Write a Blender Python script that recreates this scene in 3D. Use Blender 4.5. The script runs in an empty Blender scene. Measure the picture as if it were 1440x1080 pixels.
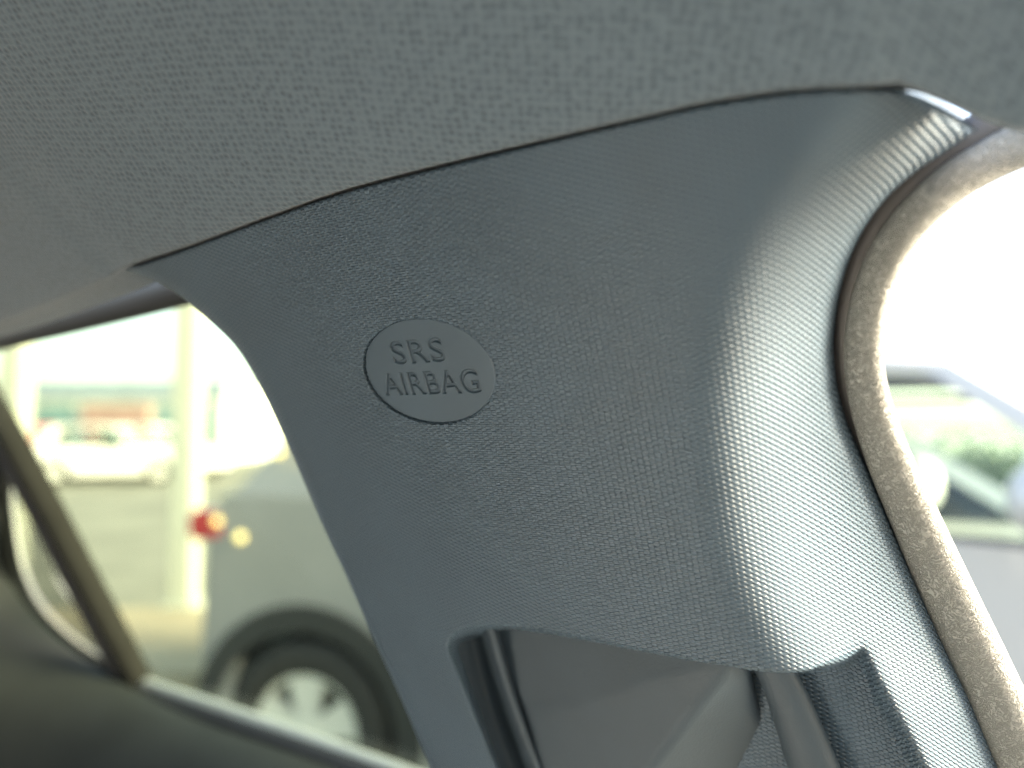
import bpy, bmesh, math, random
import numpy as np
from mathutils import Vector, Matrix
random.seed(4)
SC = bpy.context.scene
COL = SC.collection

# ------------------------------------------------------------------ camera
FPX = 1088.0                       # focal length in pixels of the 1440 px wide photograph
CAMZ = 1.50
PITCH = math.atan(60.0 / FPX)
D0 = 0.135                         # distance to the airbag badge
cd = bpy.data.cameras.new('camera')
cam = bpy.data.objects.new('camera', cd); COL.objects.link(cam)
cam.location = (0, 0, CAMZ)
cam.rotation_euler = (math.radians(90) + PITCH, 0, 0)
cd.sensor_width = 36.0; cd.lens = 36.0 * FPX / 1440.0
cd.clip_start = 0.005; cd.clip_end = 2000
cd.dof.use_dof = True; cd.dof.focus_distance = 0.134; cd.dof.aperture_fstop = 7.8
SC.camera = cam

# ------------------------------------------------------------------ world, sun, exposure
SUN_EL, SUN_AZ = math.radians(20), math.radians(-14)      # azimuth measured from +X towards +Y
w = bpy.data.worlds.new('World'); SC.world = w; w.use_nodes = True
nt = w.node_tree; nt.nodes.clear()
out = nt.nodes.new('ShaderNodeOutputWorld'); bg = nt.nodes.new('ShaderNodeBackground')
sky = nt.nodes.new('ShaderNodeTexSky'); sky.sky_type = 'NISHITA'; sky.sun_disc = False
sky.sun_elevation = SUN_EL; sky.sun_rotation = math.radians(90) - SUN_AZ
sky.air_density = 1.0; sky.dust_density = 2.0; sky.ozone_density = 1.0
hs = nt.nodes.new('ShaderNodeHueSaturation'); hs.inputs['Saturation'].default_value = 0.75   # thin white overcast
nt.links.new(sky.outputs[0], hs.inputs['Color']); nt.links.new(hs.outputs[0], bg.inputs['Color'])
bg.inputs['Strength'].default_value = 0.15
nt.links.new(bg.outputs[0], out.inputs['Surface'])
sd = bpy.data.lights.new('sun', 'SUN'); sd.energy = 4.8; sd.angle = math.radians(26); sd.color = (1, 0.86, 0.62)
sun = bpy.data.objects.new('sun', sd); COL.objects.link(sun)
sdir = Vector((math.cos(SUN_EL)*math.cos(SUN_AZ), math.cos(SUN_EL)*math.sin(SUN_AZ), math.sin(SUN_EL)))
sun.rotation_euler = sdir.to_track_quat('Z', 'Y').to_euler(); sun.location = (0, 0, 30)
SC.view_settings.view_transform = 'Standard'; SC.view_settings.look = 'None'
SC.view_settings.exposure = 3.1; SC.view_settings.gamma = 1.0; SC.view_settings.use_curve_mapping = False
SC.render.engine = 'CYCLES'
SC.cycles.max_bounces = 8; SC.cycles.transparent_max_bounces = 16
SC.cycles.use_denoising = True; SC.cycles.sample_clamp_indirect = 4.0; SC.cycles.denoising_input_passes = 'RGB_ALBEDO_NORMAL'; SC.cycles.denoising_prefilter = 'NONE'

# ------------------------------------------------------------------ geometry frame of the car
CR = np.array([1.0, 0, 0]); CF = np.array([0, math.cos(PITCH), math.sin(PITCH)]); CU = np.array([0, -math.sin(PITCH), math.cos(PITCH)])
C0 = np.array([0, 0, CAMZ])
def ray(px, py):
    px = np.asarray(px, float); py = np.asarray(py, float)
    return CF + ((px - 720)/FPX)[..., None]*CR + ((540 - py)/FPX)[..., None]*CU
def at(px, py, d):                                   # point seen at px,py standing d metres down the lens axis
    return C0 + ray(px, py)*np.asarray(d, float)[..., None]
REAR = np.array([-0.824, 0.567, 0.0]); REAR /= np.linalg.norm(REAR)
FWD = -REAR
OUTB = np.array([0.567, 0.824, 0.0]); OUTB /= np.linalg.norm(OUTB)
ZUP = np.array([0, 0, 1.0])
TUM = math.radians(24)
UPW = ZUP*math.cos(TUM) - OUTB*math.sin(TUM)         # up along the leaning pillar
NRM = OUTB*math.cos(TUM) + ZUP*math.sin(TUM)         # points outboard through the pillar
P0 = at(np.array(598.), np.array(524.), D0)
CPL = float(NRM @ (P0 - C0))
def on(px, py, off=0.0):                             # point of the pillar plane, moved off metres outboard
    r = ray(px, py)
    t = (CPL + np.asarray(off, float))/(r @ NRM)
    return C0 + r*t[..., None]
def catmull(pts, n, closed=False):
    pts = np.asarray(pts, float)
    seg = np.linalg.norm(np.diff(pts[:, :2], axis=0), axis=1)**0.5 if pts.shape[1] == 2 else np.linalg.norm(np.diff(pts, axis=0), axis=1)**0.5
    t = np.concatenate([[0], np.cumsum(seg)])
    m = np.zeros_like(pts)
    m[1:-1] = (pts[2:] - pts[:-2])/(t[2:] - t[:-2])[:, None]
    m[0] = (pts[1]-pts[0])/(t[1]-t[0]); m[-1] = (pts[-1]-pts[-2])/(t[-1]-t[-2])
    tt = np.linspace(0, t[-1], 4001)
    i = np.clip(np.searchsorted(t, tt, side='right')-1, 0, len(t)-2)
    h = (t[i+1]-t[i]); s = ((tt-t[i])/h)[:, None]; h = h[:, None]
    q = (2*s**3-3*s**2+1)*pts[i] + (s**3-2*s**2+s)*h*m[i] + (-2*s**3+3*s**2)*pts[i+1] + (s**3-s**2)*h*m[i+1]
    L = np.concatenate([[0], np.cumsum(np.linalg.norm(np.diff(q, axis=0), axis=1))])
    k = np.linspace(0, L[-1], n)
    return np.stack([np.interp(k, L, q[:, j]) for j in range(q.shape[1])], 1)
def sstep(x):
    x = np.clip(x, 0, 1); return x*x*(3-2*x)

# ------------------------------------------------------------------ object helpers
def tag(o, label=None, cat=None, group=None, kind=None):
    if label: o['label'] = label
    if cat: o['category'] = cat
    if group: o['group'] = group
    if kind: o['kind'] = kind
    return o
def empty(name, loc=(0, 0, 0)):
    o = bpy.data.objects.new(name, None); COL.objects.link(o); o.location = loc; o.empty_display_size = 0.02
    return o
def link(name, me, mat, parent=None, smooth=True):
    o = bpy.data.objects.new(name, me); COL.objects.link(o)
    if mat is not None: me.materials.append(mat)
    if smooth: me.polygons.foreach_set('use_smooth', [True]*len(me.polygons))
    if parent is not None:
        o.parent = parent
        if parent.parent is None: o.matrix_parent_inverse = Matrix.Translation(-Vector(parent.location)) if tuple(parent.rotation_euler) == (0, 0, 0) else Matrix()
    return o
def mesh(name, verts, faces, mat, parent=None, smooth=True):
    me = bpy.data.meshes.new(name); me.from_pydata([tuple(map(float, v)) for v in verts], [], faces); me.update()
    return link(name, me, mat, parent, smooth)
def grid(name, G, mat, parent=None, uv=None, smooth=True, flip=False):
    nv, nu = G.shape[:2]
    me = bpy.data.meshes.new(name)
    idx = np.arange(nv*nu).reshape(nv, nu)
    f = np.stack([idx[:-1, :-1], idx[:-1, 1:], idx[1:, 1:], idx[1:, :-1]], -1).reshape(-1, 4)
    if flip: f = f[:, ::-1]
    me.vertices.add(nv*nu); me.vertices.foreach_set('co', np.ascontiguousarray(G.reshape(-1), dtype=np.float32))
    me.loops.add(f.size); me.loops.foreach_set('vertex_index', np.ascontiguousarray(f.reshape(-1), dtype=np.int32))
    me.polygons.add(len(f)); me.polygons.foreach_set('loop_start', np.arange(0, f.size, 4, dtype=np.int32))
    me.update(calc_edges=True); me.validate()
    if uv is not None:
        l = me.uv_layers.new(name='weave'); l.data.foreach_set('uv', np.ascontiguousarray(uv.reshape(-1, 2)[f.reshape(-1)].reshape(-1), dtype=np.float32))
    return link(name, me, mat, parent, smooth)
def sweep(name, path, prof, mat, parent=None, nrm=None, closed=True, uvscale=False):
    """prof: list of (across, inward) offsets per path point or one for all; nrm = direction of 'inward' (towards the cabin)."""
    path = np.asarray(path); n = len(path)
    tan = np.gradient(path, axis=0); tan /= np.linalg.norm(tan, axis=1)[:, None]
    nn = np.broadcast_to(-NRM if nrm is None else np.asarray(nrm), path.shape)
    acr = np.cross(tan, nn); acr /= np.linalg.norm(acr, axis=1)[:, None]
    inn = np.cross(acr, tan)
    prof = np.asarray(prof, float)
    if prof.ndim == 2: prof = np.broadcast_to(prof, (n,)+prof.shape)
    G = path[:, None, :] + acr[:, None, :]*prof[..., :1] + inn[:, None, :]*prof[..., 1:2]
    if closed: G = np.concatenate([G, G[:, :1]], 1)
    uv = None
    if uvscale:
        s = np.concatenate([[0], np.cumsum(np.linalg.norm(np.diff(path, axis=0), axis=1))])
        q = np.concatenate([np.zeros((n, 1)), np.cumsum(np.linalg.norm(np.diff(G, axis=1), axis=2), axis=1)], 1)
        uv = np.stack([q, np.broadcast_to(s[:, None], q.shape)], -1)
    return grid(name, G, mat, parent, uv)
def ell(a, b, n=20, rot=0.0):
    t = np.linspace(0, 2*np.pi, n, endpoint=False); return np.stack([a*np.cos(t), b*np.sin(t)], 1)

# ------------------------------------------------------------------ materials
def nodes(name):
    m = bpy.data.materials.new(name); m.use_nodes = True
    t = m.node_tree; b = t.nodes['Principled BSDF']
    return m, t, b
def math_(t, op, a, b=None, c=None):
    n = t.nodes.new('ShaderNodeMath'); n.operation = op
    for i, v in enumerate((a, b, c)):
        if v is None: continue
        if isinstance(v, (int, float)): n.inputs[i].default_value = v
        else: t.links.new(v, n.inputs[i])
    return n.outputs[0]
def noise(t, vec, scale, detail=3, rough=0.5):
    n = t.nodes.new('ShaderNodeTexNoise'); n.inputs['Scale'].default_value = scale; n.inputs['Detail'].default_value = detail; n.inputs['Roughness'].default_value = rough
    if vec is not None: t.links.new(vec, n.inputs['Vector'])
    return n.outputs['Fac']
def ramp(t, fac, stops):
    r = t.nodes.new('ShaderNodeValToRGB'); t.links.new(fac, r.inputs[0])
    e = r.color_ramp.elements
    while len(e) < len(stops): e.new(0.5)
    for k, (p, c) in enumerate(stops): e[k].position = p; e[k].color = (*c, 1)
    return r.outputs[0]
def bump(t, b, h, strength, dist, prev=None):
    n = t.nodes.new('ShaderNodeBump'); n.inputs['Strength'].default_value = strength; n.inputs['Distance'].default_value = dist
    t.links.new(h, n.inputs['Height'])
    if prev is not None: t.links.new(prev, n.inputs['Normal'])
    t.links.new(n.outputs[0], b.inputs['Normal']); return n.outputs[0]
def pos(t):
    return t.nodes.new('ShaderNodeTexCoord').outputs['Object']
def plain(name, col, rough=0.5, metal=0.0, var=0.12, scale=30, bmp=0.0, bscale=400, bdist=0.0005, spec=0.5, coat=0.0):
    m, t, b = nodes(name)
    f = noise(t, pos(t), scale, 4)
    lo = tuple(c*(1-var) for c in col); hi = tuple(min(1, c*(1+var)) for c in col)
    t.links.new(ramp(t, f, [(0.3, lo), (0.7, hi)]), b.inputs['Base Color'])
    b.inputs['Roughness'].default_value = rough; b.inputs['Metallic'].default_value = metal
    b.inputs['Specular IOR Level'].default_value = spec; b.inputs['Coat Weight'].default_value = coat
    if bmp: bump(t, b, noise(t, pos(t), bscale, 3), bmp, bdist)
    return m

TRIM = (0.059, 0.093, 0.130)
def weave_mat():
    m, t, b = nodes('woven_grain_plastic')
    uvn = t.nodes.new('ShaderNodeUVMap'); uvn.uv_map = 'weave'
    sx = t.nodes.new('ShaderNodeSeparateXYZ'); t.links.new(uvn.outputs[0], sx.inputs[0])
    PU, PV = 0.00200, 0.00086
    u = math_(t, 'MULTIPLY', sx.outputs[0], 2*math.pi/PU); v = math_(t, 'MULTIPLY', sx.outputs[1], 2*math.pi/PV)
    h = math_(t, 'MULTIPLY', math_(t, 'SINE', u), math_(t, 'SINE', v))
    mr = t.nodes.new('ShaderNodeMapRange'); mr.interpolation_type = 'SMOOTHSTEP'
    t.links.new(h, mr.inputs[0]); mr.inputs[1].default_value = -0.35; mr.inputs[2].default_value = 0.75
    hh = mr.outputs[0]
    bump(t, b, hh, 1.0, 0.00045)
    f = noise(t, uvn.outputs[0], 60, 4)
    t.links.new(ramp(t, f, [(0.3, tuple(c*0.93 for c in TRIM)), (0.7, tuple(c*1.07 for c in TRIM))]), b.inputs['Base Color'])
    rr = math_(t, 'ADD', math_(t, 'MULTIPLY', f, 0.14), math_(t, 'SUBTRACT', 0.42, math_(t, 'MULTIPLY', mr.outputs[0], 0.12)))
    t.links.new(rr, b.inputs['Roughness'])
    return m
def smooth_plastic(name, col, rough=0.42, grain=0.05, gs=3500):
    m, t, b = nodes(name)
    p = pos(t); f = noise(t, p, 80, 4)
    t.links.new(ramp(t, f, [(0.3, tuple(c*0.94 for c in col)), (0.7, tuple(c*1.06 for c in col))]), b.inputs['Base Color'])
    b.inputs['Roughness'].default_value = rough
    bump(t, b, noise(t, p, gs, 2), grain, 0.0002)
    return m
def seal_mat():
    m, t, b = nodes('grained_rubber')
    p = pos(t)
    n1 = t.nodes.new('ShaderNodeTexNoise'); n1.inputs['Scale'].default_value = 1050; n1.inputs['Detail'].default_value = 2; n1.inputs['Distortion'].default_value = 1.6
    t.links.new(p, n1.inputs['Vector'])
    ridge = math_(t, 'ABSOLUTE', math_(t, 'SUBTRACT', n1.outputs['Fac'], 0.5))
    h = math_(t, 'MINIMUM', math_(t, 'MULTIPLY', ridge, 6.0), 0.7)
    bump(t, b, h, 0.9, 0.00034)
    t.links.new(ramp(t, h, [(0.0, (0.16, 0.165, 0.158)), (0.6, (0.265, 0.27, 0.255))]), b.inputs['Base Color'])
    b.inputs['Roughness'].default_value = 0.5
    return m
def knit_mat():
    m, t, b = nodes('knitted_headliner_fabric')
    uvn = t.nodes.new('ShaderNodeUVMap'); uvn.uv_map = 'weave'
    vo = t.nodes.new('ShaderNodeTexVoronoi'); vo.inputs['Scale'].default_value = 740; vo.inputs['Randomness'].default_value = 0.4
    mp = t.nodes.new('ShaderNodeMapping'); mp.inputs['Scale'].default_value = (1.0, 1.15, 1); mp.inputs['Rotation'].default_value = (0, 0, 0.35)
    t.links.new(uvn.outputs[0], mp.inputs[0]); t.links.new(mp.outputs[0], vo.inputs['Vector'])
    hole = ramp(t, vo.outputs['Distance'], [(0.05, (0, 0, 0)), (0.6, (1, 1, 1))])
    fz = noise(t, uvn.outputs[0], 1600, 4, 0.65)
    big = noise(t, uvn.outputs[0], 18, 3)
    h = math_(t, 'ADD', hole, math_(t, 'MULTIPLY', fz, 0.7))
    bump(t, b, h, 0.6, 0.00025)
    c = math_(t, 'ADD', math_(t, 'MULTIPLY', hole, 0.55), math_(t, 'ADD', math_(t, 'MULTIPLY', fz, 0.6), math_(t, 'MULTIPLY', big, 0.2)))
    t.links.new(ramp(t, c, [(0.2, (0.036, 0.052, 0.069)), (0.95, (0.104, 0.138, 0.172))]), b.inputs['Base Color'])
    b.inputs['Roughness'].default_value = 0.95; b.inputs['Specular IOR Level'].default_value = 0.1
    b.inputs['Sheen Weight'].default_value = 0.25; b.inputs['Sheen Roughness'].default_value = 0.5
    return m
def glass_mat(name, tint, refl=0.5):
    m = bpy.data.materials.new(name); m.use_nodes = True; t = m.node_tree; t.nodes.clear()
    o = t.nodes.new('ShaderNodeOutputMaterial'); tr = t.nodes.new('ShaderNodeBsdfTransparent'); gl = t.nodes.new('ShaderNodeBsdfGlossy')
    f = noise(t, pos(t), 3, 2)
    t.links.new(ramp(t, f, [(0.2, tuple(c*0.97 for c in tint)), (0.8, tint)]), tr.inputs[0]); gl.inputs['Roughness'].default_value = 0.02
    fr = t.nodes.new('ShaderNodeFresnel'); fr.inputs[0].default_value = 1.45
    mx = t.nodes.new('ShaderNodeMixShader'); t.links.new(math_(t, 'MULTIPLY', fr.outputs[0], refl), mx.inputs[0])
    t.links.new(tr.outputs[0], mx.inputs[1]); t.links.new(gl.outputs[0], mx.inputs[2]); t.links.new(mx.outputs[0], o.inputs[0])
    return m
def lamp_mat(name, col, e):
    m, t, b = nodes(name)
    f = noise(t, pos(t), 40, 2)
    t.links.new(ramp(t, f, [(0.2, tuple(c*0.9 for c in col)), (0.8, col)]), b.inputs['Base Color'])
    b.inputs['Roughness'].default_value = 0.15
    b.inputs['Emission Color'].default_value = (*col, 1); b.inputs['Emission Strength'].default_value = e
    return m
M = {
 'weave': weave_mat(),
 'trim': smooth_plastic('satin_plastic', TRIM, 0.42),
 'badge': smooth_plastic('badge_plastic', (0.046, 0.073, 0.102), 0.50, 0.03, 5000),
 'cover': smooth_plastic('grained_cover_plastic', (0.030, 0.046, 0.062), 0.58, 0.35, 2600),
 'rubber': plain('black_rubber', (0.018, 0.018, 0.019), 0.6, bmp=0.2, bscale=900, bdist=0.0003),
 'seal': seal_mat(),
 'matte': plain('matte_black_frame', (0.010, 0.011, 0.011), 0.95, spec=0.03),
 'lip': plain('grey_seal_lip', (0.06, 0.055, 0.055), 0.5, bmp=0.1, bscale=900, bdist=0.0002),
 'knit': knit_mat(),
 'door': plain('door_panel_plastic', (0.020, 0.023, 0.023), 0.7, spec=0.2, bmp=0.2, bscale=700, bdist=0.0006),
 'pillarcloth': plain('grey_door_frame_cover', (0.014, 0.014, 0.013), 0.9, spec=0.05, bmp=0.2, bscale=600),
 'chrome': plain('bright_belt_moulding', (0.40, 0.42, 0.39), 0.35, 0.3, 0.05),
 'tan': plain('cabin_grey', (0.062, 0.066, 0.07), 0.8, scale=8),
 'dark': plain('cabin_dark', (0.05, 0.05, 0.05), 0.8, scale=8),
 'glass': glass_mat('green_tinted_glass', (0.37, 0.41, 0.315), 0.6),
 'privacy': glass_mat('dark_privacy_glass', (0.16, 0.18, 0.165), 0.9),
 'clear': glass_mat('car_glass', (0.80, 0.90, 0.82), 0.9),
}

# ================================================================== SETTING OUTSIDE
def box(bm, x0, x1, y0, y1, z0, z1):
    v = [bm.verts.new(p) for p in ((x0,y0,z0),(x1,y0,z0),(x1,y1,z0),(x0,y1,z0),(x0,y0,z1),(x1,y0,z1),(x1,y1,z1),(x0,y1,z1))]
    for f in ((0,3,2,1),(4,5,6,7),(0,1,5,4),(1,2,6,5),(2,3,7,6),(3,0,4,7)): bm.faces.new([v[i] for i in f])
def bmobj(name, bm, mat, parent=None, bevel=0.0, smooth=False, seg=2):
    if bevel: bmesh.ops.bevel(bm, geom=list(bm.edges), offset=bevel, segments=seg, affect='EDGES', clamp_overlap=True)
    bmesh.ops.recalc_face_normals(bm, faces=list(bm.faces))
    me = bpy.data.meshes.new(name); bm.to_mesh(me); bm.free()
    return link(name, me, mat, parent, smooth)
def bxo(name, x0, x1, y0, y1, z0, z1, mat, parent=None, bevel=0.0):
    bm = bmesh.new(); box(bm, x0, x1, y0, y1, z0, z1); return bmobj(name, bm, mat, parent, bevel)

asph = plain('pale_concrete_yard', (0.20, 0.20, 0.165), 0.9, var=0.25, scale=0.7, bmp=0.4, bscale=60, bdist=0.004)
pave = plain('tan_paving', (0.34, 0.29, 0.20), 0.85, var=0.15, scale=3, bmp=0.3, bscale=40, bdist=0.004)
white = plain('grey_white_paint', (0.40, 0.42, 0.37), 0.5, var=0.04, scale=2)
g = mesh('ground', [(-400,-400,0),(400,-400,0),(400,400,0),(-400,400,0)], [(0,1,2,3)], asph, None, False); tag(g, kind='structure')
pv = bxo('pavement', -4.6, -1.2, 4.4, 6.0, -0.05, 0.12, pave, None, 0.01); tag(pv, kind='structure')

# ------------------------------------------------------------------ white canopy with columns
cn = empty('canopy', (-2.6, 6.1, 0)); tag(cn, 'white canopy frame on square columns behind the grey car', 'canopy')
def colx(px, d): return (px-720)/FPX*d
for px in (265, 22):
    x = colx(px, 6.1); bxo('column', x-0.09, x+0.09, 6.0, 6.19, 0.0, 3.2, white, cn, 0.012)
    bxo('base_plate', x-0.13, x+0.13, 5.95, 6.24, 0.0, 0.14, white, cn, 0.01)
bxo('beam', -6.0, colx(285, 6.1), 6.02, 6.21, 3.202, 3.5, white, cn, 0.01)

# ------------------------------------------------------------------ far shop building
shopw = plain('pale_render', (0.62, 0.64, 0.58), 0.8, var=0.1, scale=0.5)
blue = plain('blue_fascia', (0.27, 0.34, 0.40), 0.5, var=0.1, scale=1)
redm = plain('red_panel', (0.36, 0.23, 0.20), 0.5, var=0.15, scale=1)
teal = plain('window_glass_dark', (0.16, 0.26, 0.27), 0.15, var=0.2, scale=1)
sb = empty('shop_building', (-19, 32, 0)); tag(sb, 'low far shop with blue fascia and red panel seen through rear window', 'shop')
bxo('wall', -26, -11.9, 32, 40, 0, 3.25, shopw, sb)
bxo('fascia', -26.1, -11.8, 31.8, 31.99, 2.72, 3.4, blue, sb)
bxo('sign_panel', -17.6, -14.9, 31.72, 31.98, 0.9, 2.4, redm, sb)
for k in range(4):
    x = -25.3 + k*1.9
    bxo('window', x, x+1.5, 31.9, 31.99, 0.7, 2.4, teal, sb)
for k in range(2):
    x = -14.6 + k*1.3
    bxo('window', x, x+1.1, 31.9, 31.99, 0.7, 2.4, teal, sb)

# ------------------------------------------------------------------ cars
tyre_m = plain('tyre_rubber', (0.03, 0.03, 0.03), 0.8); rim_m = plain('alloy', (0.75, 0.75, 0.72), 0.4, 0.2, 0.05)
clad_m = plain('black_cladding', (0.028, 0.03, 0.032), 0.65)
def arc(cx, cz, r, a0, a1, n): return [(cx+r*math.cos(a0+(a1-a0)*k/n), cz+r*math.sin(a0+(a1-a0)*k/n)) for k in range(n+1)]
def make_car(name, label, loc, yaw, paint, spec, glass, group=None, detail=True):
    """spec: rear/front wheel x, wheel radius, length, width, belt z, roof z, hatch x0,x1, screen x0,x1"""
    rx, fx, r, Ln, W, bz, rz, h0, h1, s1, s0 = spec
    root = empty(name, loc); root.rotation_euler = (0, 0, yaw); tag(root, label, 'car', group)
    def part(nm, bm, mat, par=root, bevel=0.0, smooth=False, seg=2):
        o = bmobj(nm, bm, mat, None, bevel, smooth, seg); o.parent = par; return o
    R = r*1.17; sill = 0.24; hw = W/2
    prof = [(0.05, 0.42), (0.0, 0.62), (0.02, bz-0.12), (0.10, bz)]
    prof += [(Ln*0.45, bz-0.03), (s0, bz-0.05), (Ln-0.25, bz-0.22), (Ln-0.02, bz-0.42), (Ln, 0.5), (Ln-0.1, 0.3)]
    prof += [(fx+R, sill)] + arc(fx, r, R, math.asin((sill-r)/R)*1.0, math.pi-math.asin((sill-r)/R), 12) + [(rx+R, sill)] if False else []
    a0 = math.asin((sill-r)/R)
    prof += arc(fx, r, R, a0, math.pi-a0, 14) + arc(rx, r, R, a0, math.pi-a0, 14)
    bm = bmesh.new()
    # side shells with a little tuck-under, joined across
    def ring(y, sc):
        return [bm.verts.new((x, y, z)) for x, z in prof]
    ys = [-hw+0.10, -hw+0.015, hw-0.015, hw-0.10]
    cx = Ln/2
    rings = []
    for k, y in enumerate((-hw, -hw*0.72, hw*0.72, hw)):
        f = 0.965 if k in (0, 3) else 1.0
        rings.append([bm.verts.new((cx+(x-cx)*f if (x < 0.2 or x > Ln-0.3) else x, y, z)) for x, z in prof])
    n = len(prof)
    for a, b_ in zip(rings[:-1], rings[1:]):
        for i in range(n): bm.faces.new((a[i], a[(i+1) % n], b_[(i+1) % n], b_[i]))
    bm.faces.new(rings[0]); bm.faces.new(rings[-1][::-1])
    part('body', bm, paint, bevel=0.012)
    # greenhouse: roof slab, pillars, panes
    ti = hw*0.80; bt = hw*0.97
    bm = bmesh.new()
    q = [(h1-0.08, ti), (s1+0.05, ti)]
    vs = []
    for z, d in ((rz-0.07, 0.0), (rz-0.03, 0.0), (rz, -0.10)):
        row = []
        for x in np.linspace(h1-0.06-d*0.6, s1+0.06+d*0.6, 9):
            zz = z + 0.05*(1-((x-(h1+s1)/2)/((s1-h1)/2+0.06))**2)
            row.append((x, zz, ti+d))
        vs.append(row)
    cols = []
    for i in range(9):
        c = [bm.verts.new((vs[k][i][0], -vs[k][i][2], vs[k][i][1])) for k in range(3)] + [bm.verts.new((vs[k][i][0], vs[k][i][2], vs[k][i][1])) for k in (2, 1, 0)]
        cols.append(c)
    for a, b_ in zip(cols[:-1], cols[1:]):
        for k in range(6): bm.faces.new((a[k], a[(k+1) % 6], b_[(k+1) % 6], b_[k]))
    bm.faces.new(cols[0]); bm.faces.new(cols[-1][::-1])
    part('roof', bm, paint, bevel=0.006, smooth=False)
    zr = rz-0.05
    if detail:
        for s in (-1, 1):
            bm = bmesh.new(); box(bm, h1, s1+0.05, min(s*(ti-0.02), s*(ti+0.012)), max(s*(ti-0.02), s*(ti+0.012)), rz-0.105, rz-0.072); part('roof_trim', bm, clad_m)
    def bar(nm, xb, xt, wd, mat):
        for s in (-1, 1):
            bm = bmesh.new()
            lo = [(xb-wd*1.1, s*bt, bz-0.04), (xb+wd*1.1, s*bt, bz-0.04), (xb+wd*1.1, s*(bt-0.06), bz-0.04), (xb-wd*1.1, s*(bt-0.06), bz-0.04)]
            hi = [(xt-wd, s*ti, zr+0.02), (xt+wd, s*ti, zr+0.02), (xt+wd, s*(ti-0.06), zr+0.02), (xt-wd, s*(ti-0.06), zr+0.02)]
            a = [bm.verts.new(p) for p in lo]; b_ = [bm.verts.new(p) for p in hi]
            for i in range(4): bm.faces.new((a[i], a[(i+1) % 4], b_[(i+1) % 4], b_[i]))
            bm.faces.new(a[::-1]); bm.faces.new(b_)
            part(nm, bm, mat, bevel=0.006)
    mid = (h1+s1)/2
    bar('front_pillar', s0-0.05, s1, 0.05, paint); bar('middle_pillar', mid+0.05, mid, 0.045, clad_m); bar('rear_pillar', h0+0.28, h1+0.10, 0.16, paint)
    for s in (-1, 1):
        for xa, xb, xc, xd in ((mid+0.1, s0-0.1, mid+0.05, s1-0.05), (h0+0.44, mid, h1+0.26, mid-0.05)):
            bm = bmesh.new()
            v = [bm.verts.new(p) for p in ((xa, s*(bt-0.02), bz-0.03), (xb, s*(bt-0.02), bz-0.03), (xd, s*(ti-0.015), zr), (xc, s*(ti-0.015), zr))]
            bm.faces.new(v); part('side_window', bm, glass)
            if detail:
                bm = bmesh.new(); box(bm, xa-0.02, xb+0.04, min(s*(bt-0.01), s*(bt+0.006)), max(s*(bt-0.01), s*(bt+0.006)), bz-0.06, bz-0.02); part('window_sill', bm, clad_m)
    bm = bmesh.new(); v = [bm.verts.new(p) for p in ((s0, -bt+0.06, bz-0.04), (s0, bt-0.06, bz-0.04), (s1+0.02, ti-0.05, zr), (s1+0.02, -ti+0.05, zr))]; bm.faces.new(v); part('windscreen', bm, glass)
    bm = bmesh.new(); v = [bm.verts.new(p) for p in ((h0+0.06, -bt+0.1, bz-0.02), (h0+0.06, bt-0.1, bz-0.02), (h1-0.04, ti-0.06, zr), (h1-0.04, -ti+0.06, zr))]; bm.faces.new(v); part('rear_window', bm, glass)
    bm = bmesh.new(); box(bm, h0+0.5, s0-0.3, -hw+0.1, hw-0.1, bz-0.12, bz-0.06); part('cabin_tray', bm, clad_m)
    red = LAMP_RED
    for s in (-1, 1):
        bm = bmesh.new(); box(bm, -0.005, 0.17, min(s*(hw-0.20), s*(hw+0.006)), max(s*(hw-0.20), s*(hw+0.006)), bz-0.19, bz-0.07); part('tail_lamp', bm, red, bevel=0.02)
        bm = bmesh.new(); box(bm, Ln-0.30, Ln+0.0, min(s*(hw-0.35), s*(hw-0.02)), max(s*(hw-0.35), s*(hw-0.02)), bz-0.46, bz-0.34); part('head_lamp', bm, HEADL, bevel=0.02)
        bm = bmesh.new(); bmesh.ops.create_uvsphere(bm, u_segments=16, v_segments=10, radius=1)
        for v in bm.verts: v.co = Vector((s0-0.45+v.co.x*0.075, s*(hw+0.13)+v.co.y*0.115, bz+0.09+v.co.z*0.09))
        part('door_mirror', bm, paint, smooth=True)
        for wx in (rx, fx):
            if detail:
                bm = bmesh.new()      # cladding lip round the arch
                aa = np.linspace(-0.25, math.pi+0.25, 25)
                sec = []
                for a in aa:
                    c, sn = math.cos(a), math.sin(a)
                    sec.append([bm.verts.new((wx+rr*c, s*(hw+yy), max(0.2, r+rr*sn))) for rr, yy in ((R-0.02, -0.2), (R-0.02, 0.012), (R+0.075, 0.012), (R+0.085, -0.01))])
                for p_, q_ in zip(sec[:-1], sec[1:]):
                    for k in range(3): bm.faces.new((p_[k], p_[k+1], q_[k+1], q_[k]))
                part('arch_cladding', bm, clad_m)
            # wheel
            yo = s*(hw-0.115)
            bm = bmesh.new(); pr = [(0.62, 0.09), (0.66, 0.105), (0.85, 0.112), (0.97, 0.10), (1.0, 0.07), (1.0, -0.07), (0.97, -0.10), (0.62, -0.10)]
            N = 40; rows = []
            for k in range(N):
                a = 2*math.pi*k/N; rows.append([bm.verts.new((wx+r*q_*math.cos(a), yo+s*y_, r+r*q_*math.sin(a))) for q_, y_ in pr])
            for k in range(N):
                A, B = rows[k], rows[(k+1) % N]
                for j in range(len(pr)): bm.faces.new((A[j], A[(j+1) % len(pr)], B[(j+1) % len(pr)], B[j]))
            wh = part('wheel', bm, tyre_m, smooth=True)
            bm = bmesh.new()
            rows = []
            pr = [(0.645, 0.085), (0.60, 0.095), (0.575, 0.085), (0.57, -0.05)]
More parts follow.
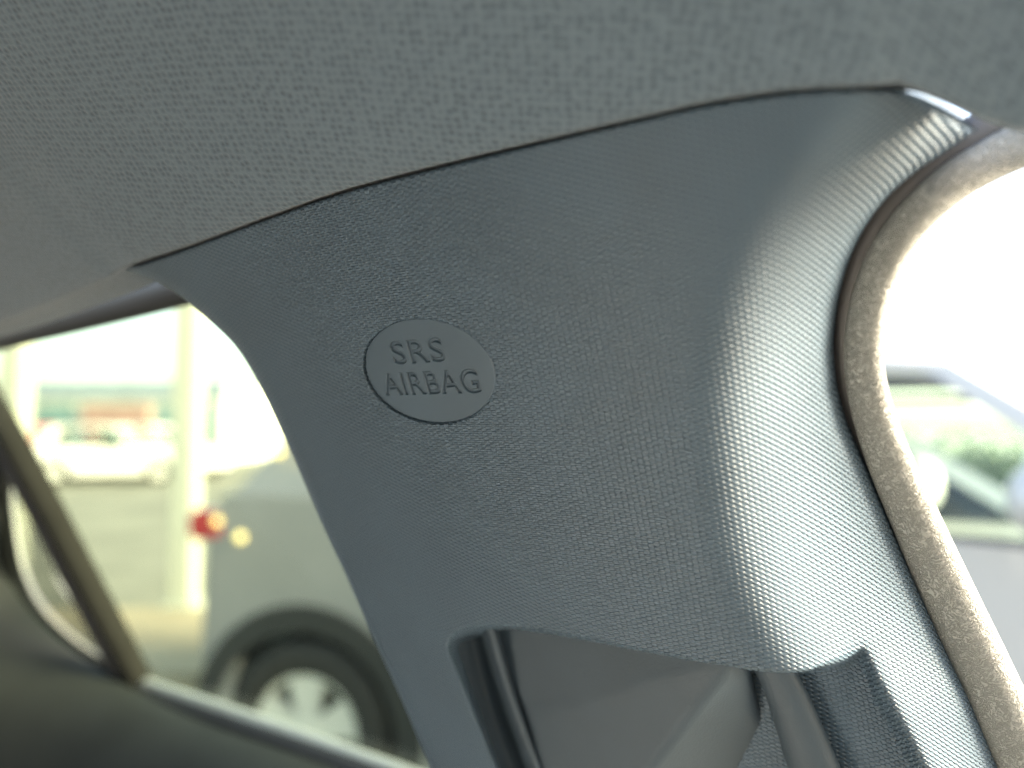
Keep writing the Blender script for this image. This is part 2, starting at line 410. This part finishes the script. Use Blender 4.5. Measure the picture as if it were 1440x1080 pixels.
            for k in range(N):
                a = 2*math.pi*k/N; rows.append([bm.verts.new((wx+r*q_*math.cos(a), yo+s*y_, r+r*q_*math.sin(a))) for q_, y_ in pr])
            for k in range(N):
                for j in range(3): bm.faces.new((rows[k][j], rows[k][j+1], rows[(k+1) % N][j+1], rows[(k+1) % N][j]))
            part('rim', bm, rim_m, wh, smooth=True)
            nsp = 5 if detail else 5
            for k in range(nsp):
                for dlt in (-0.17, 0.17):
                    a = 2*math.pi*k/nsp + 0.35
                    bm = bmesh.new(); w0, w1 = 0.030, 0.040
                    ci, co = math.cos(a+dlt*0.6), math.cos(a+dlt); si, so = math.sin(a+dlt*0.6), math.sin(a+dlt)
                    def quad(rad, c_, s_, ww, y_): return [bm.verts.new((wx+rad*c_+e*ww*-s_, yo+s*y_, r+rad*s_+e*ww*c_)) for e in (-1, 1)]
                    i1 = quad(0.10*r, ci, si, w0, 0.085); o1 = quad(0.60*r, co, so, w1, 0.088); i0 = quad(0.10*r, ci, si, w0, 0.04); o0 = quad(0.60*r, co, so, w1, 0.04)
                    bm.faces.new((i1[0], i1[1], o1[1], o1[0])); bm.faces.new((i0[0], o0[0], o0[1], i0[1]))
                    bm.faces.new((i1[0], o1[0], o0[0], i0[0])); bm.faces.new((i1[1], i0[1], o0[1], o1[1]))
                    part('spoke', bm, rim_m, wh)
            bm = bmesh.new(); bmesh.ops.create_cone(bm, cap_ends=True, segments=20, radius1=0.16*r, radius2=0.14*r, depth=0.06, matrix=Matrix.Translation((wx, yo+s*0.065, r)) @ Matrix.Rotation(math.pi/2, 4, 'X')); part('hub_cap', bm, rim_m, wh)
            bm = bmesh.new(); bmesh.ops.create_cone(bm, cap_ends=True, segments=24, radius1=0.57*r, radius2=0.57*r, depth=0.02, matrix=Matrix.Translation((wx, yo-s*0.03, r)) @ Matrix.Rotation(math.pi/2, 4, 'X')); part('brake_disc', bm, clad_m, wh)
    return root
LAMP_RED = lamp_mat('red_lamp_lens', (0.50, 0.04, 0.05), 0.03)
HEADL = plain('clear_lamp', (0.7, 0.7, 0.7), 0.1)
AMBER = lamp_mat('amber_glint', (1.0, 0.80, 0.36), 0.35)  # glow for the reflected highlights on the grey car
grey_p = plain('grey_metallic_paint', (0.30, 0.30, 0.305), 0.4, 0.1, 0.05, 4, coat=0.6)
silver_p = plain('silver_paint', (0.30, 0.29, 0.27), 0.45, 0.0, 0.04, 4, coat=0.6)
white_p = plain('white_car_paint', (0.75, 0.75, 0.73), 0.3, 0.0, 0.04, 4, coat=0.5)
red_p = plain('red_car_paint', (0.45, 0.05, 0.04), 0.3, 0.0, 0.06, 4, coat=0.5)

def place(local_x, local_y, target, yaw):            # root location so that (local_x, local_y) stands at target
    c, s = math.cos(yaw), math.sin(yaw)
    return (target[0]-(c*local_x-s*local_y), target[1]-(s*local_x+c*local_y), 0)
# grey crossover behind the rear window; we see its right-hand... near flank and rear wheel
yaw = math.radians(-15)
hub = at(np.array(425.), np.array(1035.), 2.9)
suv_spec = (0.52, 3.1, 0.345, 3.95, 1.78, 1.24, 1.66, 0.05, 0.55, 2.35, 3.05)
suv = make_car('parked_car', 'grey crossover with black wheel arches and silver wheel outside the rear window', place(0.52, -0.89, hub, yaw), yaw, grey_p, suv_spec, M['privacy'])
for (x, y, z, rr) in ((0.135, -0.895, 1.13, 0.018), (0.24, -0.895, 1.07, 0.020), (0.37, -0.85, 1.40, 0.020)):  # glowing beads stand in for lamp reflections on the car's flank and glass
    bm = bmesh.new(); bmesh.ops.create_uvsphere(bm, u_segments=14, v_segments=8, radius=rr, matrix=Matrix.Translation((x, y, z)))
    o = bmobj('glint_bead', bm, AMBER, None, 0, True); o.parent = suv

yaw2 = math.atan2(FWD[1], FWD[0])
tgt = at(np.array(1310.), np.array(497.), 2.2)
car2 = make_car('parked_car', 'silver car parked outside the front window at the right edge', place(2.1, -0.72, tgt, yaw2), yaw2, silver_p,
                (0.75, 3.15, 0.34, 4.1, 1.80, 1.24, float(tgt[2]), 0.1, 0.6, 2.1, 2.8), M['clear'])
far = [('white hatchback in the far lot, left of its twin', 165, 21, white_p, 0.2), ('white hatchback in the far lot next to the column', 225, 23, white_p, -0.15), ('small red car in the far lot by the left column', 78, 22, red_p, 1.3)]
for lab, px, d, p_, yw in far:
    tg = at(np.array(float(px)), np.array(650.), d)
    make_car('parked_car', lab, place(2.0, 0, tg, yw), yw, p_, (0.75, 3.25, 0.32, 4.0, 1.75, 1.0, 1.5, 0.1, 0.6, 2.1, 2.9), M['clear'], 'cars in the far lot', False)

# ------------------------------------------------------------------ shrubs beyond the silver car
leaf_m = plain('leaf_green', (0.09, 0.12, 0.06), 0.5, var=0.4, scale=14); bark = plain('bark', (0.10, 0.08, 0.06), 0.9)
def shrub(loc, rad, h, label):
    root = empty('shrub', loc); tag(root, label, 'shrub', 'shrubs beyond the silver car')
    vs, fs = [], []
    cl = [(random.gauss(0, rad*0.4), random.gauss(0, rad*0.4), h*(0.35+0.5*random.random()), rad*(0.3+0.25*random.random())) for _ in range(14)]
    for _ in range(2600):
        cx, cy, cz, cr = random.choice(cl)
        d = Vector((random.gauss(0, 1), random.gauss(0, 1), random.gauss(0, 1))).normalized()*cr*random.random()**0.4
        c = Vector((cx, cy, cz))+d
        a = Vector((random.gauss(0, 1), random.gauss(0, 1), random.gauss(0, 1))).normalized(); b_ = a.orthogonal().normalized()
        L_, W_ = 0.05, 0.022
        k = len(vs); vs += [c-a*L_, c+b_*W_, c+a*L_, c-b_*W_]; fs.append((k, k+1, k+2, k+3))
    o = mesh('crown', vs, fs, leaf_m, None, False); o.parent = root
    bm = bmesh.new(); bmesh.ops.create_cone(bm, cap_ends=True, segments=10, radius1=0.06, radius2=0.03, depth=h*0.8, matrix=Matrix.Translation((0, 0, h*0.4)))
    o = bmobj('trunk', bm, bark, None); o.parent = root
for px, d, rd, h, lab in ((1300, 7.2, 0.7, 1.5, 'round green shrub seen through the windows of the silver car'), (1420, 6.6, 0.7, 1.55, 'green shrub at the right edge behind the silver car'), (1180, 8, 0.8, 1.6, 'green shrub hidden mostly by the dark pillar')):
    x = colx(px, d)
    if px != 1180: shrub((x, d, 0), rd, h, lab)

# ================================================================== CABIN
# ------------------------------------------------------------------ pillar trim panel
TOP = [(178,380),(267,349),(378,308),(489,270),(640,231),(800,193),(900,170),(1000,148),(1122,131),(1220,126),(1265,131),(1320,158),(1372,187)]
RIGHT = [(1372,187),(1335,211),(1290,240),(1250,275),(1215,320),(1190,370),(1173,430),(1166,490),(1171,550),(1186,602),(1210,652),(1250,745),(1283,818),(1320,897),(1363,988),(1400,1075),(1446,1180)]
LEFT = [(178,380),(215,394),(252,416),(293,449),(333,489),(367,545),(397,608),(425,672),(455,742),(487,810),(523,893),(562,978),(603,1075),(645,1175)]
BOT = [(645,1175),(900,1178),(1200,1180),(1446,1180)]
NU, NV = 620, 480
def coons(nu, nv):
    T, R, L_, B = catmull(TOP, nu), catmull(RIGHT, nv), catmull(LEFT, nv), catmull(BOT, nu)
    u = np.linspace(0, 1, nu)[None, :, None]; v = np.linspace(0, 1, nv)[:, None, None]
    return (1-v)*T[None] + v*B[None] + (1-u)*L_[:, None] + u*R[:, None] - ((1-u)*(1-v)*T[0] + u*(1-v)*T[-1] + (1-u)*v*B[0] + u*v*B[-1])
XY = coons(NU, NV); PX, PY = XY[..., 0], XY[..., 1]
LIP = catmull([(735,1180),(692,1075),(660,1000),(636,945),(624,910),(636,886),(658,878),(690,876),(800,892),(900,912),(1000,930),(1090,941),(1140,938),(1174,920),(1198,899),(1216,894),(1236,912),(1262,958),(1300,1028),(1335,1095),(1380,1180)], 90)
LIP = LIP + 0
def sdf(px, py, poly):
    best = np.full(px.shape, 1e18); ins = np.zeros(px.shape, bool)
    for (x0, y0), (x1, y1) in zip(poly, np.roll(poly, -1, 0)):
        ex, ey = x1-x0, y1-y0
        s = np.clip(((px-x0)*ex+(py-y0)*ey)/(ex*ex+ey*ey+1e-9), 0, 1)
        best = np.minimum(best, (px-x0-s*ex)**2+(py-y0-s*ey)**2)
        if ey != 0:
            c = ((y0 > py) != (y1 > py)) & (px < ex*(py-y0)/ey+x0); ins ^= c
    return np.where(ins, 1, -1)*np.sqrt(best)
lipc = np.vstack([LIP, [(1380, 1400), (612, 1400)]])
def smooth_table(ys, xs, width=90):
    yy = np.arange(0, 1300.0); c = catmull(np.array([ys, xs], float).T, 900); q = np.interp(yy, c[:, 0], c[:, 1])
    k = np.hanning(width); q = np.convolve(np.pad(q, width, mode='edge'), k/k.sum(), mode='same')[width:-width]
    return lambda y: np.interp(y, yy, q)
XF = smooth_table( [120,200,300,400,500,600,700,800,900,1000,1180], [1140,1070,1008,972,954,949,956,976,1020,1085,1180])   # front fillet starts here
FW = smooth_table( [120,300,500,900,1180], [175,170,165,165,150])
XE = lambda y: np.interp(y, [p[1] for p in RIGHT], [p[0] for p in RIGHT])
def bow(px):                                            # the flat face bows slightly forward
    c = 1.3e-8; d = np.clip(px-480, 0, None)
    return np.where(d < 520, c*d**2, c*520**2+2*c*520*(d-520))
def off_round(px, py):                                  # flat face, fillet, then the front face running outboard
    W = FW(py); x = np.clip((px-XF(py))/W, 0, None)
    i = np.where(x < 1, x**3-0.5*x**4, x-0.5)*W
    e = np.clip((px-XE(py)+34)/34, 0, 1)
    return 9.3e-5*i + 0.0016*e**3 + bow(px)
RECESS = 0.0130
def off_panel(px, py, uu, vv):
    o = off_round(px, py)
    o = o + 0.0016*(1-np.sqrt(1-np.clip(1-uu/0.016, 0, 0.98)**2))        # rolled rear edge
    o = o + 0.0008*(1-np.sqrt(1-np.clip(1-vv/0.010, 0, 0.98)**2))        # rolled upper edge
    sd_ = sdf(px, py, lipc)
    wd = np.interp(px, [640, 720, 1150, 1230], [42, 7, 7, 44])
    s = sstep(sd_/wd)
    rec = np.interp(px, [760, 1000, 1060, 1150], [RECESS, RECESS+0.006, RECESS+0.0065, 0.0200])*s
    k = np.interp(px, [1100, 1200], [0.0012, 0.0065])
    mx = 0.5*(o+rec+np.sqrt((o-rec)**2+k*k*s))                            # smooth maximum: the recess cuts back the flat face only
    return np.where(s > 0, mx, o)
uu = np.broadcast_to(np.linspace(0, 1, NU)[None], PX.shape); vv = np.broadcast_to(np.linspace(0, 1, NV)[:, None], PX.shape)
flat = on(PX, PY, 0.0)
S = (flat-P0) @ FWD; T_ = (flat-P0) @ UPW
BA, BB = 88/6140.0, 73/7650.0                           # badge half axes in metres
er = np.sqrt((S/(BA+0.00015))**2+(T_/(BB+0.00015))**2)
OFF = off_panel(PX, PY, uu, vv) + 0.00092*sstep((1.0-er)/0.04+0.5)
G = on(PX, PY, OFF)
row = np.concatenate([np.zeros((NV, 1)), np.cumsum(np.linalg.norm(np.diff(on(PX, PY, off_round(PX, PY)), axis=1), axis=2), axis=1)], 1)
k0 = NU//3
UV = np.stack([row-row[:, k0:k0+1]+S[:, k0:k0+1], T_], -1)
# flanges turning outboard round the edges
def ext(G, UV, side, offs):
    if side == 'L': e, eu = G[:, :1], UV[:, :1]
    if side == 'R': e, eu = G[:, -1:], UV[:, -1:]
    add = np.concatenate([e + NRM*o for o in offs], 1); au = np.concatenate([eu + np.array([o, 0]) for o in offs], 1)
    return (np.concatenate([add[:, ::-1], G], 1), np.concatenate([au[:, ::-1], UV], 1)) if side == 'L' else (np.concatenate([G, add], 1), np.concatenate([UV, au], 1))
G, UV = ext(G, UV, 'L', (0.001, 0.004, 0.012, 0.03)); G, UV = ext(G, UV, 'R', (0.002, 0.006, 0.014))
top = np.concatenate([G[:1]+NRM*o for o in (0.012, 0.003)], 0); G = np.concatenate([top, G], 0); UV = np.concatenate([UV[:1], UV[:1], UV], 0)
base = on(np.array(1000.), np.array(1180.), 0.0)
pillar = empty('pillar_trim', tuple(base)); tag(pillar, 'dark woven-grain plastic door pillar cover with a moulded airbag oval', 'pillar trim')
grid('panel', G, M['weave'], pillar, UV, flip=True)
# bright upper front edge
lp = on(*catmull([(1256,127),(1285,137),(1325,157),(1376,186)], 30).T, off=np.linspace(0.010, 0.014, 30))
wv = np.sin(np.linspace(0.02, np.pi-0.02, 30))**0.5
sweep('edge_lip', lp, np.stack([ell(0.00045, 0.0008, 14)*k for k in wv]), M['trim'], pillar)

# ------------------------------------------------------------------ airbag badge (oval plate with engraved letters)
Mb = Matrix((( *FWD[:1], UPW[0], -NRM[0], P0[0]), (FWD[1], UPW[1], -NRM[1], P0[1]), (FWD[2], UPW[2], -NRM[2], P0[2]), (0, 0, 0, 1)))
def plane_st(px, py):
    p = on(np.array(float(px)), np.array(float(py)), 0.0); return float((p-P0) @ FWD), float((p-P0) @ UPW)
def text_splines(txt, x0, x1, yc, hgt):
    c = bpy.data.curves.new('t', 'FONT'); c.body = txt; c.space_character = 1.08
    o = bpy.data.objects.new('t', c); COL.objects.link(o)
    bpy.context.view_layer.objects.active = o
    for q in bpy.context.selected_objects: q.select_set(False)
    o.select_set(True); bpy.ops.object.convert(target='CURVE')
    o = bpy.context.view_layer.objects.active
    res = []
    for sp in o.data.splines:
        res.append([(tuple(b.handle_left), tuple(b.co), tuple(b.handle_right)) for b in sp.bezier_points])
    xs = [b[1][0] for s in res for b in s]; ys = [b[1][1] for s in res for b in s]
    sx = (x1-x0)/(max(xs)-min(xs)); sy = hgt/(max(ys)-min(ys)); mx, my = min(xs), (min(ys)+max(ys))/2
    bpy.data.objects.remove(o)
    return [[tuple(((p[0]-mx)*sx+x0, (p[1]-my)*sy+yc, 0) for p in b) for b in s] for s in res]
cu = bpy.data.curves.new('badge_plate', 'CURVE'); cu.dimensions = '2D'; cu.fill_mode = 'BOTH'; cu.resolution_u = 10
def addspl(bez):
    s = cu.splines.new('BEZIER'); s.bezier_points.add(len(bez)-1); s.use_cyclic_u = True
    for bp, (hl, co, hr) in zip(s.bezier_points, bez):
        bp.handle_left_type = bp.handle_right_type = 'FREE'; bp.co = co; bp.handle_left = hl; bp.handle_right = hr
n = 16; kk = 4/3*math.tan(math.pi/2/n)
oval = []; BA_, BB_ = BA+0.0002, BB+0.0002
for i in range(n):
    a = 2*math.pi*i/n; c, s = math.cos(a), math.sin(a)
    oval.append(((BA_*(c+kk*s), BB_*(s-kk*c), 0), (BA_*c, BB_*s, 0), (BA_*(c-kk*s), BB_*(s+kk*c), 0)))
addspl(oval)
s0_, t0_ = plane_st(549, 497); s1_, _ = plane_st(621, 494)
a0_, b0_ = plane_st(537, 543); a1_, _ = plane_st(671, 538)
for sp in text_splines('SRS', s0_, s1_, t0_-0.0001, 0.0041): addspl(sp)
for sp in text_splines('AIRBAG', a0_, a1_, b0_+0.0001, 0.0041): addspl(sp)
cu.extrude = 0.00002; cu.bevel_depth = 0.00022; cu.bevel_resolution = 0; cu.offset = -0.00020
bo = bpy.data.objects.new('badge_tmp', cu); COL.objects.link(bo)
dg = bpy.context.evaluated_depsgraph_get()
me = bpy.data.meshes.new_from_object(bo.evaluated_get(dg)); bpy.data.objects.remove(bo)
me.transform(Mb @ Matrix.Translation((0, 0, -0.00066)))
me.materials.clear(); me.name = 'airbag_badge'
badge = link('airbag_badge', me, M['badge'], pillar, False); badge['label'] = 'smooth oval with SRS AIRBAG lettering'
t = np.linspace(0, 2*np.pi, 72, endpoint=False)
fv = [tuple(P0 + FWD*BA*0.97*math.cos(a) + UPW*BB*0.97*math.sin(a) + NRM*0.00082) for a in t]
mesh('lettering', fv, [tuple(range(71, -1, -1))], M['badge'], pillar, False)

# ------------------------------------------------------------------ seat belt height adjuster under the lip
def pth(pts, off, n=40):
    q = catmull(pts, n); o = np.interp(np.linspace(0, 1, n), np.linspace(0, 1, len(off)), off) if isinstance(off, (list, tuple)) else off
    return on(q[:, 0], q[:, 1], np.zeros(n)+o)
belt = empty('seat_belt_adjuster', tuple(on(np.array(860.), np.array(1080.), 0.0))); tag(belt, 'dark angular plastic seat belt height adjuster below the pillar cover edge', 'belt adjuster')
def pt(px, py, off): return on(np.array(float(px)), np.array(float(py)), off)
V = [pt(668,858,0.0100), pt(1040,890,0.0115), pt(740,1005,0.0068), pt(1026,936,0.0075), pt(790,1190,0.0048), pt(868,1140,0.0040), pt(1072,1010,0.0185), pt(1000,1150,0.0195), pt(1045,900,0.020), pt(990,1240,0.012), pt(700,860,0.016), pt(652,858,0.0155), pt(724,1005,0.0145), pt(770,1190,0.0155)]
bm = bmesh.new(); vv_ = [bm.verts.new(tuple(p)) for p in V]
for f in ((0,2,3,1), (2,4,5,3), (3,5,7,6), (1,3,6,8), (11,12,2,0), (12,13,4,2)): bm.faces.new([vv_[i] for i in f])
ed = [e for e in bm.edges if len(e.link_faces) == 2]
bmesh.ops.bevel(bm, geom=ed, offset=0.0022, segments=8, profile=0.5, affect='EDGES', clamp_overlap=True)
bmesh.ops.recalc_face_normals(bm, faces=list(bm.faces))
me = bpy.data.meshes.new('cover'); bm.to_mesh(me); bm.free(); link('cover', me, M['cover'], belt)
gq = [pt(x, y, o) for x, y, o in ((640,850,0.0150),(1080,880,0.0215),(1120,1230,0.0215),(700,1230,0.0150))]
mesh('base_plate', gq, [(0, 1, 2, 3)], M['trim'], belt, False)
ga = [(630,0.0060),(645,0.0085),(659,0.0105),(668,0.0098),(676,0.0062),(682,0.0052),(690,0.0062),(700,0.0125),(706,0.0160)]
gb = [(742,0.0060),(752,0.0085),(764,0.0105),(778,0.0098),(790,0.0062),(799,0.0052),(808,0.0062),(824,0.0125),(832,0.0160)]
cs = catmull([(x0, o0*1e4) for x0, o0 in ga], 60); ce = catmull([(x1, o1*1e4) for x1, o1 in gb], 60)
tt = np.linspace(0, 1, 50)[:, None]; yy_ = np.broadcast_to(864+tt*316, (50, 60))
gx = cs[None, :, 0]*(1-tt)+ce[None, :, 0]*tt - 10*np.sin(np.pi*tt)
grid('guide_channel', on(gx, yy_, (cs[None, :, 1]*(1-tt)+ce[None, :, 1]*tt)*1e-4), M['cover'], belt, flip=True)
wf = np.linspace(0.6, 1.05, 40)
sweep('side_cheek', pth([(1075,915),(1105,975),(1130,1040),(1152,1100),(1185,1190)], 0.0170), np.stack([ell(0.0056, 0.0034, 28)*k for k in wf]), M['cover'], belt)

# ------------------------------------------------------------------ door opening seal along the front edge
SEAL = [(1640,150),(1540,172),(1460,196),(1400,222),(1342,256),(1292,300),(1253,350),(1228,405),(1216,460),(1215,515),(1226,575),(1251,648),(1291,740),(1331,830),(1372,920),(1408,1000),(1448,1090),(1490,1185)]
SW = [40,38,36,33,31,29,28,27,27,28,30,33,36,39,42,44,46,48]
n = 160
ss = catmull(SEAL, n); kx = np.linspace(0, 1, n)
cum = np.concatenate([[0], np.cumsum(np.linalg.norm(np.diff(np.array(SEAL, float), axis=0), axis=1))]); cum /= cum[-1]
_e = [(x, off_round(np.array(float(x)), np.array(float(y)))) for x, y in RIGHT]
soff = np.interp(ss[:, 1], [p[1] for p in RIGHT], [float(q[1]) for q in _e])*1.0 + 0.0022
soff = np.convolve(np.pad(soff, 10, mode='edge'), np.ones(21)/21, mode='valid')
sp = on(ss[:, 0], ss[:, 1], soff)
depth = (sp-C0) @ CF
hwid = 0.93*np.interp(kx, cum, SW)*depth/FPX
pr = np.stack([np.concatenate([ell(1, 0.6, 40)])*h for h in hwid])
seal = empty('door_seal', tuple(sp[-1])); tag(seal, 'grained grey rubber door seal curving along the front window opening', 'door seal')
sweep('bulb', sp, pr, M['seal'], seal, uvscale=True)
gp = sp - NRM*0  # dark carrier lip that fills the groove between seal and pillar cover
tan = np.gradient(sp, axis=0); tan /= np.linalg.norm(tan, axis=1)[:, None]
acr = np.cross(tan, -NRM); acr /= np.linalg.norm(acr, axis=1)[:, None]
side = np.sign(np.sum(acr*FWD, axis=1).mean())
lipp = sp - acr*side*(hwid*1.12)[:, None] + NRM*0.0035
sweep('carrier_lip', lipp, ell(0.0032, 0.0026, 16), M['lip'], seal)

# ------------------------------------------------------------------ headliner over everything
EDGE = [(-330,556),(-250,530),(-100,488),(0,458),(90,422),(150,396),(178,379)] + TOP[1:10] + [(1265,122),(1325,144),(1380,170),(1450,190),(1560,215),(1800,230)]
EDGE = [(x, y-3) for x, y in EDGE]
n = 520
ee = catmull(EDGE, n); ep = on(ee[:, 0], ee[:, 1], np.interp(ee[:, 0], [-350, -250, 0, 150, 200, 1240, 1400], [0.014, 0.012, 0.006, 0.001, 0.0, 0.0, 0.004])+bow(ee[:, 0]))
# run the edge on, straight, to the front and rear of the cabin
d1 = ep[-1]-ep[-4]; d1 /= np.linalg.norm(d1); 
ep = np.concatenate([ep[:1]+REAR*np.linspace(1.2, 0.02, 12)[:, None], ep, ep[-1:]+FWD*np.linspace(0.02, 0.75, 14)[:, None]], 0)
ws = np.concatenate([np.linspace(0.0006, 0.03, 60), np.linspace(0.032, 0.16, 50), np.linspace(0.18, 1.30, 30)])
hs_ = np.zeros_like(ws)
for i in range(1, len(ws)):
    slope = np.interp(ws[i], [0, 0.004, 0.012, 0.03, 0.08, 0.16, 0.6, 1.1, 1.3], [0.25, 0.75, 0.95, 0.8, 0.45, 0.18, 0.03, -0.1, -0.5])
    hs_[i] = hs_[i-1]+slope*(ws[i]-ws[i-1])
drp = np.concatenate([np.ones(12), np.interp(ee[:, 0], [1150, 1250], [1, 0.35]), 0.35*np.ones(14)])[:, None]
rows = [ep + NRM*0.010 - UPW*0.004*drp, ep + NRM*0.003 + UPW*0.0002, ep + NRM*0.0008 + UPW*0.0002]
rows += [ep - OUTB*a + ZUP*b for a, b in zip(ws, hs_)]
H = np.stack(rows, 0)
lu = np.concatenate([[0], np.cumsum(np.linalg.norm(np.diff(ep, axis=0), axis=1))])
lv = np.concatenate([[-0.012, -0.004, -0.001], np.concatenate([[0], np.cumsum(np.hypot(np.diff(ws), np.diff(hs_)))])])
HUV = np.stack([np.broadcast_to(lu[None], H.shape[:2]), np.broadcast_to(lv[:, None], H.shape[:2])], -1)
hd = grid('headliner', H, M['knit'], None, HUV); tag(hd, 'grey knitted fabric headliner above the pillar', 'headliner', kind='structure')

# ------------------------------------------------------------------ rear door: window frame, division bar, quarter pane, panel
door = empty('rear_door', tuple(on(np.array(300.), np.array(1180.), 0.10))); tag(door, 'rear door with slanted window division bar and dark inner panel', 'car door')
DO = 0.10
sweep('upper_frame', pth([(-300,566),(-100,501),(0,470),(110,441),(240,405),(420,352),(600,300)], 0.045, 80), ell(0.0065, 0.007, 16), M['rubber'], door)
bp = pth([(-60,480),(-20,553),(20,622),(70,715),(125,820),(170,905),(205,972),(240,1040)], DO, 60)
sweep('division_bar', bp, ell(0.0065, 0.008, 20), M['pillarcloth'], door)
sweep('division_bar_gasket', pth([(-72,492),(-32,565),(8,636),(56,728),(111,834),(154,915),(184,975),(212,1040)], DO-0.002, 60), ell(0.0038, 0.006, 16), M['rubber'], door)
sweep('belt_moulding', pth([(190,955),(212,965),(300,994),(400,1028),(560,1085),(760,1160),(900,1215)], [DO, DO, DO, DO, DO], 60), ell(0.0042, 0.004, 16), M['chrome'], door)
sweep('belt_gasket', pth([(185,968),(212,979),(300,1009),(400,1043),(560,1101),(760,1177),(900,1235)], DO-0.006, 60), ell(0.0036, 0.005, 14), M['rubber'], door)
sweep('quarter_frame', pth([(-60,540),(-8,640),(0,720),(14,800),(40,858),(88,908),(135,940),(180,962)], DO-0.004, 60), ell(0.0075, 0.007, 18), M['matte'], door)
BC = catmull([(-200,545),(-120,555),(-70,580),(-8,690),(6,795),(38,852),(88,902),(140,940),(200,974),(300,1016),(420,1058),(560,1110),(760,1190),(900,1245)], 120)
bpth = on(BC[:, 0], BC[:, 1], np.zeros(120)+DO-0.008)
pw = [0.0, 0.006, 0.016, 0.030, 0.045, 0.058, 0.066, 0.070, 0.066, 0.06, 0.06]; ph = [0.0, 0.0015, 0.0, -0.006, -0.02, -0.045, -0.08, -0.13, -0.22, -0.5, -0.9]
grid('inner_panel', np.stack([bpth - OUTB*a + ZUP*b for a, b in zip(pw, ph)], 0), M['door'], door)
gv = [pt(x, y, DO+0.004) for x, y in ((-60,470),(20,622),(125,820),(205,980),(400,1040),(760,1180),(760,250),(240,395),(0,460))]
mesh('window_glass', gv, [tuple(range(len(gv)))], M['glass'], door, False)
gv = [pt(x, y, DO+0.005) for x, y in ((-60,480),(20,630),(125,830),(190,970),(100,950),(10,890),(-60,740))]
mesh('quarter_glass', gv, [tuple(range(len(gv)))], M['glass'], door, False)

# ------------------------------------------------------------------ rest of the cabin that shades the pillar (floor, far side)
def cab(a, b, z): return C0*np.array([1, 1, 0]) + FWD*a - OUTB*b + ZUP*z
def cabquad(name, pts, mat):
    o = mesh(name, [cab(*p) for p in pts], [tuple(range(len(pts)))], mat, None, False); tag(o, kind='structure'); return o
cabquad('cabin_floor', [(-2.0,-0.16,0.5),(1.2,-0.16,0.5),(1.2,1.3,0.5),(-2.0,1.3,0.5)], M['tan'])
cabquad('cabin_far_side', [(-2.0,1.3,0.5),(1.2,1.3,0.5),(1.2,1.3,1.15),(-0.2,1.3,1.15),(-0.5,1.3,1.6),(-2.0,1.3,1.6)], M['tan'])
cabquad('cabin_rear_end', [(-2.0,0.1,0.5),(-2.0,1.3,0.5),(-2.0,1.3,1.25),(-2.0,0.1,1.25)], M['tan'])

bm = bmesh.new()  # unseen dashboard, added to bounce warm sunlight onto the pillar
dp = [(0.60, 0.5), (0.60, 0.98), (0.66, 1.08), (0.80, 1.13), (1.25, 1.10), (1.25, 0.5)]
va = [bm.verts.new(tuple(cab(a, -0.12, z))) for a, z in dp]; vb = [bm.verts.new(tuple(cab(a, 1.3, z))) for a, z in dp]
for i in range(6): bm.faces.new((va[i], va[(i+1) % 6], vb[(i+1) % 6], vb[i]))
bm.faces.new(va); bm.faces.new(vb[::-1])
dsh = bmobj('bounce_dashboard', bm, plain('tan_bounce_dash', (0.46, 0.34, 0.25), 0.7, scale=6), None, 0.01); tag(dsh, kind='structure')

bm = bmesh.new()  # unseen pale seat back, added to throw sunlight across the flat pillar face
sp_ = [(-0.14, 0.70), (-0.15, 1.30), (-0.17, 1.40), (-0.24, 1.42), (-0.34, 0.70)]
va = [bm.verts.new(tuple(cab(a, 0.10, z))) for a, z in sp_]; vb = [bm.verts.new(tuple(cab(a, 0.60, z))) for a, z in sp_]
for i in range(5): bm.faces.new((va[i], va[(i+1) % 5], vb[(i+1) % 5], vb[i]))
bm.faces.new(va); bm.faces.new(vb[::-1])
st = bmobj('bounce_seat', bm, plain('pale_bounce_cloth', (0.68, 0.70, 0.73), 0.85, scale=6), None, 0.015); tag(st, kind='structure')
